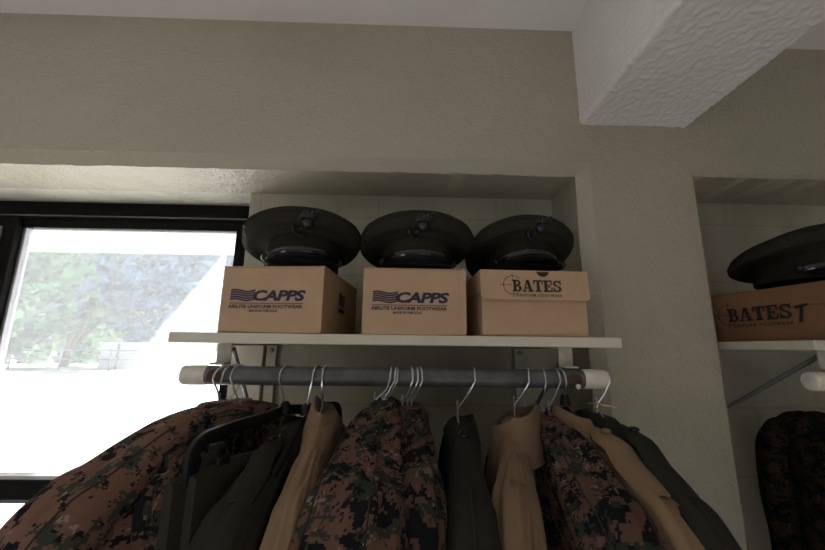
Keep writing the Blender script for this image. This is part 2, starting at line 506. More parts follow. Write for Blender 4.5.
def bracket(x, wall_x, label, xs):
    t = empty('shelf_bracket', label, 'bracket', (x, 0, 0))
    # drop plate holding the rail, top flange, diagonal strut, wall upright
    m = MB(); m.box((0, -.172, 1.7005), (.030, .005, .0445)); m.box((0, -.185, 1.682), (.030, .03, .004))
    m.build('drop_plate', M['bracket'], t, bevel=.001)
    m = MB(); m.box((0, -.02, 1.7205), (.026, .30, .0045)); m.build('top_flange', M['bracket'], t, bevel=.001)
    m = MB(); m.tube([(.010, -.155, 1.712), (xs, .176, 1.50)], .0055, 8); m.build('strut', M['strut'], t, smooth=True)
    m = MB(); m.box((wall_x-x, .186, 1.60), (.03, .008, .24)); up = m.build('wall_upright', M['bracket'], t, bevel=.001)
    for z in (1.705, 1.515):
        b = MB(); b.tube([(wall_x-x, .182, z), (wall_x-x, .176, z), (wall_x-x, .174, z)], [.008, .0075, .004], 8)
        b.build('bolt', M['strut'], up, smooth=True)
    return t
bracket(-.379, -.405, 'left shelf bracket with diagonal strut by the window', -.06)
bracket(.352, .364, 'right shelf bracket with drop plate and strut by the recess corner', .02)
bracket(.93, .93, 'shelf bracket with diagonal strut in the dark right-hand recess', -.03)
m = MB(); m.box2((-.522, .170, 1.02), (-.425, .1995, 1.7225)); o = m.build('wall_batten', M['cream'], bevel=.003)
tag(o, 'cream painted board on the block wall below the left shelf end', 'board')

# ------------------------------------------------------------------ lettering
def poly_mb(polys, depth=.0004):
    """flat polygons in (x, z), printed film facing -Y"""
    m = MB()
    for p in polys:
        n = len(p)
        m.add([(x, 0, z) for x, z in p], [tuple(range(n))])
    return m
def rect(x0, z0, x1, z1): return [(x0, z0), (x1, z0), (x1, z1), (x0, z1)]
def line(ax, az, bx, bz, w):
    dx, dz = bx-ax, bz-az; L = math.hypot(dx, dz); nx, nz = -dz/L*w/2, dx/L*w/2
    return [(ax+nx, az+nz), (ax-nx, az-nz), (bx-nx, bz-nz), (bx+nx, bz+nz)]
def arc(cx, cz, rx, rz, wx, wz, a0, a1, n=14):
    out = []
    for i in range(n):
        p = []
        for a, s in ((a0+(a1-a0)*i/n, 1), (a0+(a1-a0)*(i+1)/n, 1), (a0+(a1-a0)*(i+1)/n, 0), (a0+(a1-a0)*i/n, 0)):
            p.append((cx+(rx-(0 if s else wx))*math.cos(a), cz+(rz-(0 if s else wz))*math.sin(a)))
        out.append(p)
    return out
def slab_word():
    """BATES in heavy slab-serif capitals, height 1"""
    P = []; x = 0
    # B
    P += [rect(x+.10, 0, x+.38, 1), rect(x, 0, x+.5, .13), rect(x, .87, x+.5, 1)]
    P += arc(x+.45, .74, .34, .26, .24, .12, -PI/2, PI/2) + arc(x+.48, .27, .38, .27, .26, .13, -PI/2, PI/2) + [rect(x+.3, .46, x+.5, .56)]
    x += .93
    # A
    P += [line(x+.16, .06, x+.44, 1, .11), line(x+.50, .98, x+.78, .06, .28), rect(x+.24, .26, x+.68, .36), rect(x, 0, x+.34, .12), rect(x+.54, 0, x+1.02, .12), rect(x+.38, .9, x+.62, 1)]
    x += 1.04
    # T
    P += [rect(x+.30, 0, x+.58, 1), rect(x, .86, x+.88, 1), rect(x, .62, x+.11, 1), rect(x+.77, .62, x+.88, 1), rect(x+.16, 0, x+.72, .12)]
    x += .94
    # E
    P += [rect(x+.08, 0, x+.36, 1), rect(x, 0, x+.82, .13), rect(x, .87, x+.80, 1), rect(x+.3, .44, x+.6, .55), rect(x+.69, .6, x+.80, 1), rect(x+.71, 0, x+.82, .38), rect(x+.52, .34, x+.61, .66)]
    x += .90
    # S
    P += arc(x+.38, .73, .36, .27, .22, .12, PI*.08, PI*1.5) + arc(x+.38, .27, .38, .27, .24, .12, -PI*.92, PI*.5)
    P += [rect(x+.64, .62, x+.75, 1), rect(x, 0, x+.11, .38)]
    return P, x+.78
def text_mesh(name, txt, width, height, mat, parent, origin, rot=None, bold=0., shear=0., spacing=1.0):
    cu = bpy.data.curves.new(name, 'FONT'); cu.body = txt; cu.size = 1; cu.offset = bold; cu.shear = shear
    cu.space_character = spacing; cu.resolution_u = 3
    tmp = bpy.data.objects.new(name+'_tmp', cu); COL.objects.link(tmp)
    bpy.context.view_layer.update()
    dg = bpy.context.evaluated_depsgraph_get()
    me = bpy.data.meshes.new_from_object(tmp.evaluated_get(dg))
    bpy.data.objects.remove(tmp); bpy.data.curves.remove(cu)
    xs = [v.co.x for v in me.vertices]; ys = [v.co.y for v in me.vertices]
    x0, x1, y0, y1 = min(xs), max(xs), min(ys), max(ys)
    for v in me.vertices:
        v.co = Vector(((v.co.x-x0)/(x1-x0)*width, 0, (v.co.y-y0)/(y1-y0)*height))
    me.materials.clear(); me.materials.append(mat)
    o = bpy.data.objects.new(name, me); link(o, parent); o.location = origin
    if rot: o.rotation_euler = rot
    return o
def flag_polys(W, H, n=5, slant=.0):
    P = []
    for k in range(n):
        zc = H*(k+.5)/n; hh = H/n*.36
        N = 12
        for i in range(N):
            def z(u): return zc + H*.09*math.sin(u*2*PI*1.05+.3)
            u0, u1 = i/N, (i+1)/N
            sh = slant*(zc/H)
            P.append([(u0*W+sh, z(u0)-hh), (u1*W+sh, z(u1)-hh), (u1*W+sh, z(u1)+hh), (u0*W+sh, z(u0)+hh)])
    return P

# ------------------------------------------------------------------ boxes
ZS = 1.7450
def cap_logo_front(box, W, H, y):
    """navy print on the box front: waves, CAPPS, rule and two small lines"""
    x0 = -W/2+.019
    f = poly_mb(flag_polys(.054, .024, 5)).build('printed_waves', M['navy'], box); f.location = (x0+.002, y, .067)
    text_mesh('printed_word', 'CAPPS', .114, .0235, M['navy'], box, (x0+.052, y, .0665), bold=.045, shear=.22, spacing=.95)
    r = poly_mb([rect(0, 0, .160, .0014)]).build('printed_rule', M['navy'], box); r.location = (x0+.002, y, .0610)
    text_mesh('printed_line', 'AIRLITE UNIFORM FOOTWEAR', .162, .0078, M['navy'], box, (x0-.001, y, .0510), bold=.03)
    text_mesh('printed_line', 'MADE IN THE U.S.A.', .062, .0055, M['navy'], box, (x0+.046, y, .0430), bold=.03)
def capps_box(loc, rz, label, W=.222, side=False):
    D, H = .33, .142
    t = empty('shoe_box', label, 'cardboard box', loc, rz, None)
    m = MB()
    # body walls: slightly bulged faces
    m.box2((-W/2, 0, 0), (W/2, D, H-.0025))
    m.build('box_body', M['card'], t, bevel=.0018)
    m = MB(); m.box2((-W/2-.0005, -.0010, H-.0025), (W/2-.012, D, H)); m.build('top_flap', M['card'], t, bevel=.0008)
    m = MB(); m.box2((W/2-.0135, -.0014, .004), (W/2+.0012, .0, H-.003)); m.build('glue_tab', M['card'], t, bevel=.0006)
    m = MB(); m.box2((W/2-.011, .002, H-.0030), (W/2+.0012, D-.004, H+.001)); m.build('side_flap', M['card'], t, bevel=.0006)
    cap_logo_front(t, W, H, -.0007)
    if side:
        f = poly_mb(flag_polys(.055, .03, 5)).build('side_print', M['navy'], t); f.location = (W/2+.0018, .125, .072); f.rotation_euler = (0, 0, PI/2)
        r = poly_mb([rect(0, 0, .055, .010)]).build('side_print', M['navy'], t); r.location = (W/2+.0018, .125, .055); r.rotation_euler = (0, 0, PI/2)
    return t
capps_box((-.281, -.199, ZS), math.radians(-5.0), 'brown box printed with blue waves at the left end of the long shelf', .221, True)
capps_box((.0225, -.200, ZS), math.radians(.6), 'brown box printed with blue waves in the middle of the long shelf', .220)

def bates_polys(h):
    P, wd = slab_word()
    return [[(x*h, z*h) for x, z in p] for p in P], wd*h
def bates_print(box, rot, org, h, mat, cross=True, small=True, squeeze=1.0, front_y=False):
    P, wd = bates_polys(h)
    P = [[(x*squeeze, z) for x, z in p] for p in P]; wd *= squeeze
    def put(o):
        o.rotation_euler = rot; o.location = org; return o
    put(poly_mb(P).build('printed_word', mat, box))
    if cross:
        c = arc(.0*h, h*.55, h*.82, h*.82, h*.05, h*.05, 0, 2*PI, 28)
        c = [[(x+h*.05, z) for x, z in p] for p in c if all(px < .0*h or pz > h*1.02 or pz < -.02*h for px, pz in p)]
        c += [rect(-h*1.05, h*.53, -h*.05, h*.57), rect(h*.03, h*1.02, h*.07, h*1.6), rect(h*.03, -h*.5, h*.07, -h*.03)]
        put(poly_mb(c).build('printed_target', mat, box))
    if small:
        M3 = Matrix.Rotation(rot[2], 3, 'Z')
        text_mesh('printed_line', 'UNIFORM FOOTWEAR', wd*.93, h*.22, mat, box, Vector(org)+M3 @ Vector((wd*.07, -.0016 if front_y else 0, -h*.42)), rot, bold=.02, spacing=1.4)
def lid_box(loc, rz, label, W, D, H, mat, front_print, hole=True):
    t = empty('shoe_box', label, 'cardboard box', loc, rz)
    m = MB(); m.box2((-W/2, 0, 0), (W/2, D, H-.004)); m.build('box_body', mat, t, bevel=.0018)
    # lid: top, side skirts and a front tuck flap with rounded lower corners
    fl = .066
    pts = []
    x0, x1 = -W/2-.003, W/2+.004
    r = .010
    for k in range(6):
        a = PI+k/5*PI/2; pts.append((x0+r+r*math.cos(a), H-fl+r+r*math.sin(a)))
    for k in range(6):
        a = 1.5*PI+k/5*PI/2; pts.append((x1-r+r*math.cos(a), H-fl+r+r*math.sin(a)))
    hr = .0150
    top = [(x1, H)]
    if hole:
        cx = .020
        for k in range(13):
            a = 0-k/12*PI; top.append((cx+hr*math.cos(a), H+hr*.95*math.sin(a)))
    top.append((x0, H))
    prof = pts+top
    n = len(prof)
    m = MB()
    tl = lambda z: -.0035-.006*max(0, (H-z)/fl)
    vs = [(x, tl(z), z) for x, z in prof]+[(x, tl(z)+.0022, z) for x, z in prof]
    fs = [tuple(range(n)), tuple(range(2*n-1, n-1, -1))]+[(i, (i+1) % n, n+(i+1) % n, n+i) for i in range(n)]
    m.add(vs, fs); lf = m.build('lid_flap', mat, t)
    m = MB(); m.box2((x0, -.003, H-.0025), (x1, D+.002, H)); m.box2((x0, .0, H-.05), (x0+.002, D, H)); m.box2((x1-.002, 0, H-.05), (x1, D, H))
    m.build('lid_top', mat, t, bevel=.0006)
    if hole:
        m = MB(); pts = [(.020+hr*.97*math.cos(a), H-.0006+hr*.9*math.sin(a)) for a in [-(k/14)*PI for k in range(15)]]
        m.add([(x, -.0008, z) for x, z in pts], [tuple(range(len(pts)))]); m.build('thumb_hole_shade', M['hole_shade'], t)  # dark sheet standing in for the shade inside the hole
    if front_print:
        bates_print(t, (math.radians(-5.2), 0, 0), (-.050, -.0088, H-.048), .0262, M['black_ink'], squeeze=.90, front_y=True)
    return t
lid_box((.284, -.192, ZS), math.radians(1.5), 'brown lidded box with black lettering and thumb hole at the right shelf end', .232, .33, .143, M['card'], True)
rb = lid_box((1.056, -.195, ZS), math.radians(7), 'brown lidded box with black lettering on the shelf in the dark right recess', .215, .35, .133, M['card_shade'], False, False)
xs = -.215/2-.0036
bates_print(rb, (0, 0, -PI/2), (xs, .246, .054), .036, M['black_ink'], squeeze=.94)
o = poly_mb([line(0, 0, .008, .04, .007), line(-.008, .034, .020, .040, .006)]).build('printed_mark', M['black_ink'], rb)
o.rotation_euler = (0, 0, -PI/2); o.location = (xs-.0005, .076, .044)

# ------------------------------------------------------------------ peaked caps
def cap_shapes():
    S = {}
    n = 56
    def sup(phi, rx, ryf, ryb):
        # phi 0 = front (-Y)
        c, s_ = math.cos(phi), math.sin(phi)
        return rx*math.copysign(abs(s_)**.88, s_), -(ryf if c > 0 else ryb)*math.copysign(abs(c)**.94, c)
    # band
    m = MB(); rings = []
    for z, k in ((.010, .985), (.012, 1.0), (.040, 1.0), (.074, .995), (.079, .98)):
        rg = []
        for j in range(n):
            ph = 2*PI*j/n; x, y = sup(ph, .089*k, .100*k, .104*k)
            rg.append(Vector((x, y, z+.010*max(0, math.cos(ph))*(z-.01)/.07)))
        rings.append(rg)
    m.loft(rings); S['band'] = m
    # crown
    m = MB(); rings = []
    def crv(P, k):
        out = []
        for i in range(len(P)-1):
            p0, p1, p2, p3 = P[max(0, i-1)], P[i], P[i+1], P[min(len(P)-1, i+2)]
            for q in range(k):
                f = q/k; out.append(.5*((2*p1)+(p2-p0)*f+(2*p0-5*p1+4*p2-p3)*f*f+(3*p1-p0-3*p2+p3)*f**3))
        return out+[P[-1]]
    cols_ = []
    for j in range(n):
        ph = 2*PI*j/n; c = math.cos(ph); fr = max(0, c); bk = max(0, -c)
        xb, yb = sup(ph, .088, .099, .103); xr, yr = sup(ph, .145, .134, .150)
        zb = .074+.010*fr; zr = .090+.033*c-.004*bk
        L = lambda t: (xb+(xr-xb)*t, yb+(yr-yb)*t)
        zu = zb+(zr-zb)*.5-.010-.004*abs(math.sin(ph))
        P = [Vector((*L(0), zb)), Vector((*L(.42), zb+(zr-zb)*(.16+.10*fr)-.004*(1-fr))), Vector((*L(.80), zu+.006*fr)), Vector((*L(.97), zr-.010)), Vector((*L(1.0), zr+.001)), Vector((*L(.93), zr+.011)), Vector((*L(.76), zr+.0165))]
        cols_.append(crv(P, 4))
    for i in range(len(cols_[0])):
        rg = []
        for j in range(n):
            p = cols_[j][i].copy()
            if i > 3:
                d = Vector((p.x, p.y, 0)).normalized(); p += d*N3(p.x*20, p.y*20, p.z*14)*.0035*min(1, (i-3)/6)
            rg.append(p)
        rings.append(rg)
    RIM = rings[16]
    last = rings[-1]; cx = sum(last, Vector())/n
    for k, dz in ((.75, .003), (.5, .005), (.2, .006)):
        rg = []
        for p in last:
            q = cx+(p-cx)*k; q.z += dz; rg.append(q)
        rings.append(rg)
    m.loft(rings); S['crown'] = m
    # piping ring along the rim
    m = MB(); m.tube([p*1.0+Vector((0, 0, 0)) for p in RIM], .0011, 6, closed=True); S['piping'] = m
    # visor: crescent, drooping forward
    m = MB(); top = []; U = 28; V = 8
    def vis(u, v):
        ph = (u-.5)*2*math.radians(66)
        x, y = sup(ph, .0895, .101, .104)
        q = math.cos(ph*90/66)
        q = max(0, q)**.75
        L = .050*q
        d = Vector((math.sin(ph)*.25, -math.cos(ph), 0)).normalized()
        z0 = .040-.012*(1-q)
        return Vector((x, y, z0)) + d*L*v + Vector((0, 0, -.033*q*v*(.75+.25*v)))
    g1 = [[vis(u/U, v/V) for u in range(U+1)] for v in range(V+1)]
    g2 = [[p+Vector((0, 0, -.0028)) for p in r] for r in g1]
    rings2 = [g1[v] + list(reversed(g2[v])) for v in range(V+1)]
    m.loft(rings2); S['visor'] = m
    # chin strap: raised band over the visor root
    m = MB(); rings3 = []
    for k in range(31):
        ph = (k/30-.5)*2*math.radians(70); x, y = sup(ph, .0915, .1030, .106)
        q = math.cos(ph*90/72); zc = .0455-.016*(1-max(0, q))
        d = Vector((math.sin(ph), -math.cos(ph), 0)); c = Vector((x, y, zc))
        rings3.append([c+d*.0028+Vector((0, 0, -.0065)), c+d*.0045, c+d*.0028+Vector((0, 0, .0065)), c-d*.001+Vector((0, 0, .0065)), c-d*.001+Vector((0, 0, -.0065))])
    m.loft(rings3); S['strap'] = m
    for s in (-1, 1):
        ph = s*math.radians(67); x, y = sup(ph, .093, .1045, .107); d = Vector((math.sin(ph), -math.cos(ph), 0)); c = Vector((x, y, .034))
        m = MB(); m.tube([c, c+d*.004, c+d*.0075, c+d*.0088], [.0085, .0085, .006, .002], 14); S['button%d' % s] = m
    # side eyelets
    S['eyelets'] = []
    for s in (-1, 1):
        for (ph, h) in ((66, .80), (70, .46)):
            ph = s*math.radians(ph)
            xr, yr = sup(ph, .146, .138, .150); xb, yb = sup(ph, .088, .099, .103)
            t_ = {.80: .985, .46: .86}[h]
            x = xb+(xr-xb)*t_; y = yb+(yr-yb)*t_
            zr = .090+.033*math.cos(ph)
            z = zr-.004 if h > .6 else zr-.020
            d = Vector((math.sin(ph), -math.cos(ph), -.3)).normalized(); c = Vector((x, y, z))-d*.002
            m = MB(); m.tube([c, c+d*.0035, c+d*.0042], [.0030, .0030, .0018], 10); S['eyelets'].append(m)
    # emblem: globe, anchor behind it on the slant, spread-winged bird on top
    m = MB(); cz, cy = .105, -.1225
    tilt = -.32
    def pt(x, z, off=0.): return Vector((x, cy-off-.75*(z-cz), z))
    glob = []
    for i in range(9):
        a = -PI/2+PI*i/8
        glob.append([Vector((.0098*math.cos(a)*math.cos(b), cy-.004+.0085*math.cos(a)*math.sin(b), cz-.001+.0098*math.sin(a))) for b in [2*PI*k/14 for k in range(14)]])
    m.loft(glob)
    m.tube([pt(-.0105, cz-.0115, .005), pt(.0125, cz+.0115, .005)], .0015, 7)                   # anchor shank
    arcp = [pt(-.0085+.0125*math.cos(a), cz-.0065+.0115*math.sin(a), .0045) for a in [PI*(1.0+.055*k) for k in range(12)]]
    m.tube(arcp, [.0010]+[.0019]*10+[.0008], 6)                                                  # flukes
    m.tube([pt(.006, cz+.0145, .005), pt(.0145, cz+.006, .005)], .0012, 6)                       # stock
    ringp = [pt(.0140+.0028*math.cos(a), cz+.0135+.0028*math.sin(a), .005) for a in [2*PI*k/10 for k in range(10)]]
    m.tube(ringp, .0009, 6, closed=True)
    m.tube([pt(0, cz+.006, .006), pt(0, cz+.010, .007), pt(-.001, cz+.013, .007), pt(-.004, cz+.014, .0075)], [.0034, .0032, .0024, .0008], 8)   # bird body, head
    for s in (-1, 1):                                                                            # wings
        for k, (dx, dz) in enumerate(((.011, .0115), (.013, .0085), (.0125, .0055))):
            m.tube([pt(s*.001, cz+.0085-.001*k, .006), pt(s*dx*.6, cz+dz+.0015, .006), pt(s*dx, cz+dz-.002, .005)], [.0026, .0027, .0008], 6)
    m.v = [(x*1.5, cy+(y-cy)*1.4, cz-.003+(z-cz)*1.45) for x, y, z in m.v]
    S['emblem'] = m
    return S
CS = cap_shapes()
def make_cap(label, loc, rz, tilt=(0, 0), lean=1.0):
    t = empty('peaked_cap', label, 'cap', loc, rz)
    t.rotation_euler = (tilt[0], tilt[1], rz)
    CS['crown'].build('crown', M['cap'], t, smooth='all')
    CS['piping'].build('rim_piping', M['cap_band'], t, smooth=True)
    CS['band'].build('cap_band', M['cap_band'], t, smooth=True)
    CS['visor'].build('visor', M['patent'], t, smooth=True)
    CS['strap'].build('chin_strap', M['patent'], t, smooth=True)
    for s in (-1, 1): CS['button%d' % s].build('strap_button', M['emblem'], t, smooth=True)
    for e in CS['eyelets']: e.build('eyelet', M['patent'], t, smooth=True)
    CS['emblem'].build('emblem', M['emblem'], t, smooth=True)
    return t
ZB = ZS+.1435
c1 = make_cap('dark olive peaked cap at the left, on the box nearest the window', (-.258, -.068, ZB), math.radians(18))
def dup(root, label, loc, rot):
    r = root.copy(); COL.objects.link(r); r.location = loc; r.rotation_euler = rot; r['label'] = label
    for ch in list(root.children):
        c = ch.copy(); COL.objects.link(c); c.parent = r
        for g in list(ch.children):
            d = g.copy(); COL.objects.link(d); d.parent = c
    return r
dup(c1, 'dark olive peaked cap in the middle of the three on the long shelf', (.030, -.058, ZB), (0, 0, math.radians(5)))
dup(c1, 'dark olive peaked cap on the thumb hole box by the recess corner', (.318, .0, ZB+.008), (math.radians(-9), math.radians(2), math.radians(9)))
dup(c1, 'dark olive peaked cap tilted on the box in the dark right recess', (1.050, -.062, ZB-.008), (0, math.radians(5), math.radians(10)))

# ------------------------------------------------------------------ garments
def ring_pts(cx, cy, z, a, b, n, ex=2.3):
    """superellipse ring: a = half width along the hanger (local y), b = half thickness (local x)"""
    out = []
    for j in range(n):
        t = 2*PI*j/n; c, s = math.cos(t), math.sin(t)
        out.append(Vector((cx+b*math.copysign(abs(c)**(2/ex), c), cy+a*math.copysign(abs(s)**(2/ex), s), z)))
    return out
def arc_uv(rings, flip=False):
    uv = []; v = 0; prev = None; n = len(rings[0])
    for r in rings:
        if prev is not None:
            v += sum((r[j]-prev[j]).length for j in range(n))/n
        u = 0; row = [(0, v)]
        tot = sum((r[(j+1) % n]-r[j]).length for j in range(n))
        mean = tot
        for j in range(n):
            u += (r[(j+1) % n]-r[j]).length
            row.append((u, v))
        # centre rows so the print does not shear
        row = [(x-tot/2, y) for x, y in row]
        uv.append(row); prev = r
    return uv
def fold(rings, amp, seed, fu=2.2, fz=3.0, ctr=True, zr=None):
    """soft vertical folds and drag lines"""
    n = len(rings[0])
    for i, r in enumerate(rings):
        c = sum(r, Vector())/n
        k = min(1, i/4)
        new = []
        for j, p in enumerate(r):
            d = p-c
            d.z = 0 if not ctr else d.z
            L = d.length or 1
            a = 2*PI*j/n
            f = N3(math.cos(a)*fu+seed*7.7, math.sin(a)*fu+i*.02, p.z*fz+seed)*1.0 + .45*N3(math.cos(a)*fu*2.3+seed, math.sin(a)*fu*2.3, p.z*fz*2.6+9+seed)
            cr_ = 1-abs(N3(math.cos(a)*fu*1.5+p.z*2.2+seed*3, math.sin(a)*fu*1.5-p.y*3, p.z*fz*.55+seed))*3.2
            f -= .95*max(0, cr_)**2.2
            new.append(p+d/L*f*amp*k)
        rings[i] = new
    return rings

def garment(name, label, cat, pos, az, mat, trim, hw=.215, drop=.085, thick=.045, sl_r=.055, sl_b=.045, length=.74, sleeve=.60,
            seed=1, sway=0., collar='shirt', front=-1, epaulette=None, sl_out=.030, amp=.007, group=None, seam=True, lean=0., collar_mat=None, far_sleeve=True, rx0=.6, btn=None, raglan=False, cd=.016, ck=1.0, cw=1.0, cx=.5):
    """jacket or shirt on a hanger: local -Y is the shoulder nearest the room, z = 0 at the hanger neck"""
    t = empty(name, label, cat, pos, math.radians(az), group)
    n = 60
    tn = min(.034, thick)
    prof = [(-.002, .050, tn*.6), (-.010, .060, tn*.8), (-.022, .082, tn)]
    for k in range(1, 9):
        q = k/8; prof.append((-.022-(drop-.022+.02)*q, .085+(hw-.085)*q**.92, tn+(thick-tn)*q))
    prof += [(-drop-.03, hw*1.02, thick*1.05), (-drop-.07, hw*1.02, thick*1.15), (-.25, hw, thick*1.3), (-.38, hw*.98, thick*1.4), (-.52, hw*1.0, thick*1.45), (-length*.9, hw*1.05, thick*1.5), (-length, hw*1.06, thick*1.5)]
    rings = [ring_pts(sway*max(0, -z-.05), 0, z, a, b, n) for z, a, b in prof]
    # dense resample in z for folds
    dense = []
    for r0, r1 in zip(rings, rings[1:]):
        k = max(1, int(abs(r1[0].z-r0[0].z)/.018))
        for i in range(k): dense.append([p.lerp(q, i/k) for p, q in zip(r0, r1)])
    dense.append(rings[-1])
    dense = fold(dense, amp, seed, 2.0, 4.0)
    uv = arc_uv(dense)
    m = MB(); m.loft(dense, caps=True, uv=uv); m.build('garment_body', mat, t, smooth='all')
    # sleeves
    for side in ((-1, 1) if far_sleeve else (-1,)):
        P = [(.085, -.058), (.125, -.022-drop*.50), (hw*.80, -.018-drop*.80), (hw*.93, -.016-drop*.97), (hw+.010, -drop-.044), (hw+sl_out*.8, -drop-.075),
             (hw+sl_out, -drop-.14), (hw+sl_out+.004, -drop-.23), (hw+sl_out+.004, -drop-.34), (hw+sl_out-.002, -drop-sleeve*.8), (hw+sl_out-.006, -drop-sleeve)]
        RB = [.024, .032, .040, .046, .050, .052, .050, .046, .044, .040, .036]
        RX = [rx0, .25+.8*rx0+.01, .55+.5*rx0+.03 if rx0 > .6 else .88, .96, 1.03, 1.06, 1.06, 1.0, .95, .86, .78]
        if raglan:          # shoulder runs straight up into the neck
            P[0] = (.022, -.034); P[1] = (.095, -.018-drop*.34); RB[0] = .026; RB[1] = .034; RX[0] = .50; RX[1] = .72; RX[2] = .90
        # smooth by Catmull-Rom
        pts = []; 
        def cr(p0, p1, p2, p3, s): return .5*((2*p1)+(-p0+p2)*s+(2*p0-5*p1+4*p2-p3)*s*s+(-p0+3*p1-3*p2+p3)*s**3)
        K = 6
        for i in range(len(P)-1):
            g = lambda q: min(max(q, 0), len(P)-1)
            for s in range(K):
                f = s/K
                u_ = cr(P[g(i-1)][0], P[i][0], P[i+1][0], P[g(i+2)][0], f); z_ = cr(P[g(i-1)][1], P[i][1], P[i+1][1], P[g(i+2)][1], f)
                pts.append((u_, z_, RB[i]+(RB[i+1]-RB[i])*f, RX[i]+(RX[i+1]-RX[i])*f))
        pts.append((P[-1][0], P[-1][1], RB[-1], RX[-1]))
        rg = []; ns = 56
        for i, (u_, z_, rb_, rx_) in enumerate(pts):
            a = pts[max(0, i-1)]; b = pts[min(len(pts)-1, i+1)]
            T = Vector((0, side*(b[0]-a[0]), b[1]-a[1])).normalized()
            Nn = T.cross(Vector((1, 0, 0))).normalized()
            c = Vector((sway*max(0, -z_-.05)+lean*side*-1*max(0, u_-.1), side*u_, z_))
            ring = []
            for j in range(ns):
                th = 2*PI*j/ns; cs, sn = math.cos(th), math.sin(th)
                e = 2/2.25
                ring.append(c+Vector((1, 0, 0))*sl_r*rx_*math.copysign(abs(cs)**e, cs)+Nn*rb_*(sl_b/.046)*math.copysign(abs(sn)**e, sn))
            rg.append(ring)
        rg = fold(rg, amp*1.15, seed+side*3.1, 1.6, 6.0)
        m = MB(); m.loft(rg, caps=True, uv=arc_uv(rg)); so = m.build('sleeve', mat, t, smooth='all')
        if seam and side == -1:
            for col_ in seam if isinstance(seam, (list, tuple)) else (0,):
                pts3 = []
                for i in range(6, len(rg)-2):
                    c = sum(rg[i], Vector())/ns; p = rg[i][col_]
                    pts3.append(p+(p-c).normalized()*.0002)
                MB().tube(pts3, .0013, 5).build('sleeve_seam', trim, so, smooth=True)
        if epaulette and side == -1:
            # strap lying along the shoulder ridge, button at the collar end
            half = epaulette; top = []
            st = [(.075, -.030), (.10, -.037), (.13, -.047), (hw*.72, -drop*.70), (hw*.86, -drop*.86), (hw*.98, -drop*1.02)]
            rr = []
            for i, (u_, z_) in enumerate(st):
                wd = half*(.72+.28*min(1, i/3)) if i else half*.35
                zz = z_+.030+.010*min(1, i/3)*(sl_b/.046) - .004
                base = Vector((lean*max(0, u_-.1), -u_, zz))
                L = []
                for s in (-1, -.5, 0, .5, 1):
                    L.append(base+Vector((s*wd, 0, -.013*(abs(s)**2))))
                for s in (1, .5, 0, -.5, -1):
                    L.append(base+Vector((s*wd*.98, 0, -.013*(abs(s)**2)-.003)))
                rr.append(L)
            m = MB(); m.loft(rr, uv=arc_uv(rr)); ep = m.build('shoulder_strap', mat, t, smooth=True)
            b = rr[1][2]
            MB().tube([b+Vector((0, -.004, -.001)), b+Vector((0, -.004, .003)), b+Vector((0, -.004, .005))], [.0085, .0085, .004], 14).build('button', btn or M['plastic'], ep, smooth=True)
    # collar
    cm = collar_mat or mat
    if collar:
        stand, fall, spread = {'shirt': (.032, .060, .020), 'coat': (.022, .052, .020), 'soft': (.016, .040, .018)}[collar]
        stand *= ck; fall *= ck; spread *= ck
        U = 40; rows = []
        for i in range(U+1):
            q = i/U; ph = (q-.5)*2*PI*.94           # 0 = back of the neck; the front is open
            c, s = math.cos(ph), math.sin(ph)
            back = -front
            ctr = Vector((back*.040*c*cw*cx, .056*s*cw, 0))
            d = Vector((back*c*(.45+.5*cx), s, 0))
            stand, fall, spread = stand, fall, spread
            fr = max(0, (abs(q-.5)*2-.55)/.45)           # 0 at sides .. 1 at the front points
            st_ = stand*(1-.55*fr); fl_ = fall*(1+.75*fr)
            z0 = -.010-.018*fr-cd*abs(s)
            w1 = N3(ph*1.3, seed, 2)*.004
            row = [ctr*.97+Vector((0, 0, z0)), ctr*1.0+Vector((0, 0, z0+st_*.6)), ctr*1.03+d*.002+Vector((0, 0, z0+st_)),
                   ctr*1.05+d*.007+Vector((0, 0, z0+st_-.001)), ctr*1.06+d*(.011+w1)+Vector((0, 0, z0+st_-.012)),
                   ctr*1.06+d*(spread*.9+w1)+Vector((0, 0, z0+st_-fl_*.6)), ctr*1.06+d*(spread*1.25+w1)+Vector((0, 0, z0+st_-fl_)),
                   ctr*1.06+d*(spread*1.25+w1-.003)+Vector((0, 0, z0+st_-fl_)), ctr*1.06+d*(spread*.9+w1-.003)+Vector((0, 0, z0+st_-fl_*.6)), ctr*1.04+d*(.007+w1)+Vector((0, 0, z0+st_-.012))]
            rows.append(row)
        m = MB(); m.loft(rows, uv=arc_uv(rows)); m.build('collar', cm, t, smooth=True)
    return t

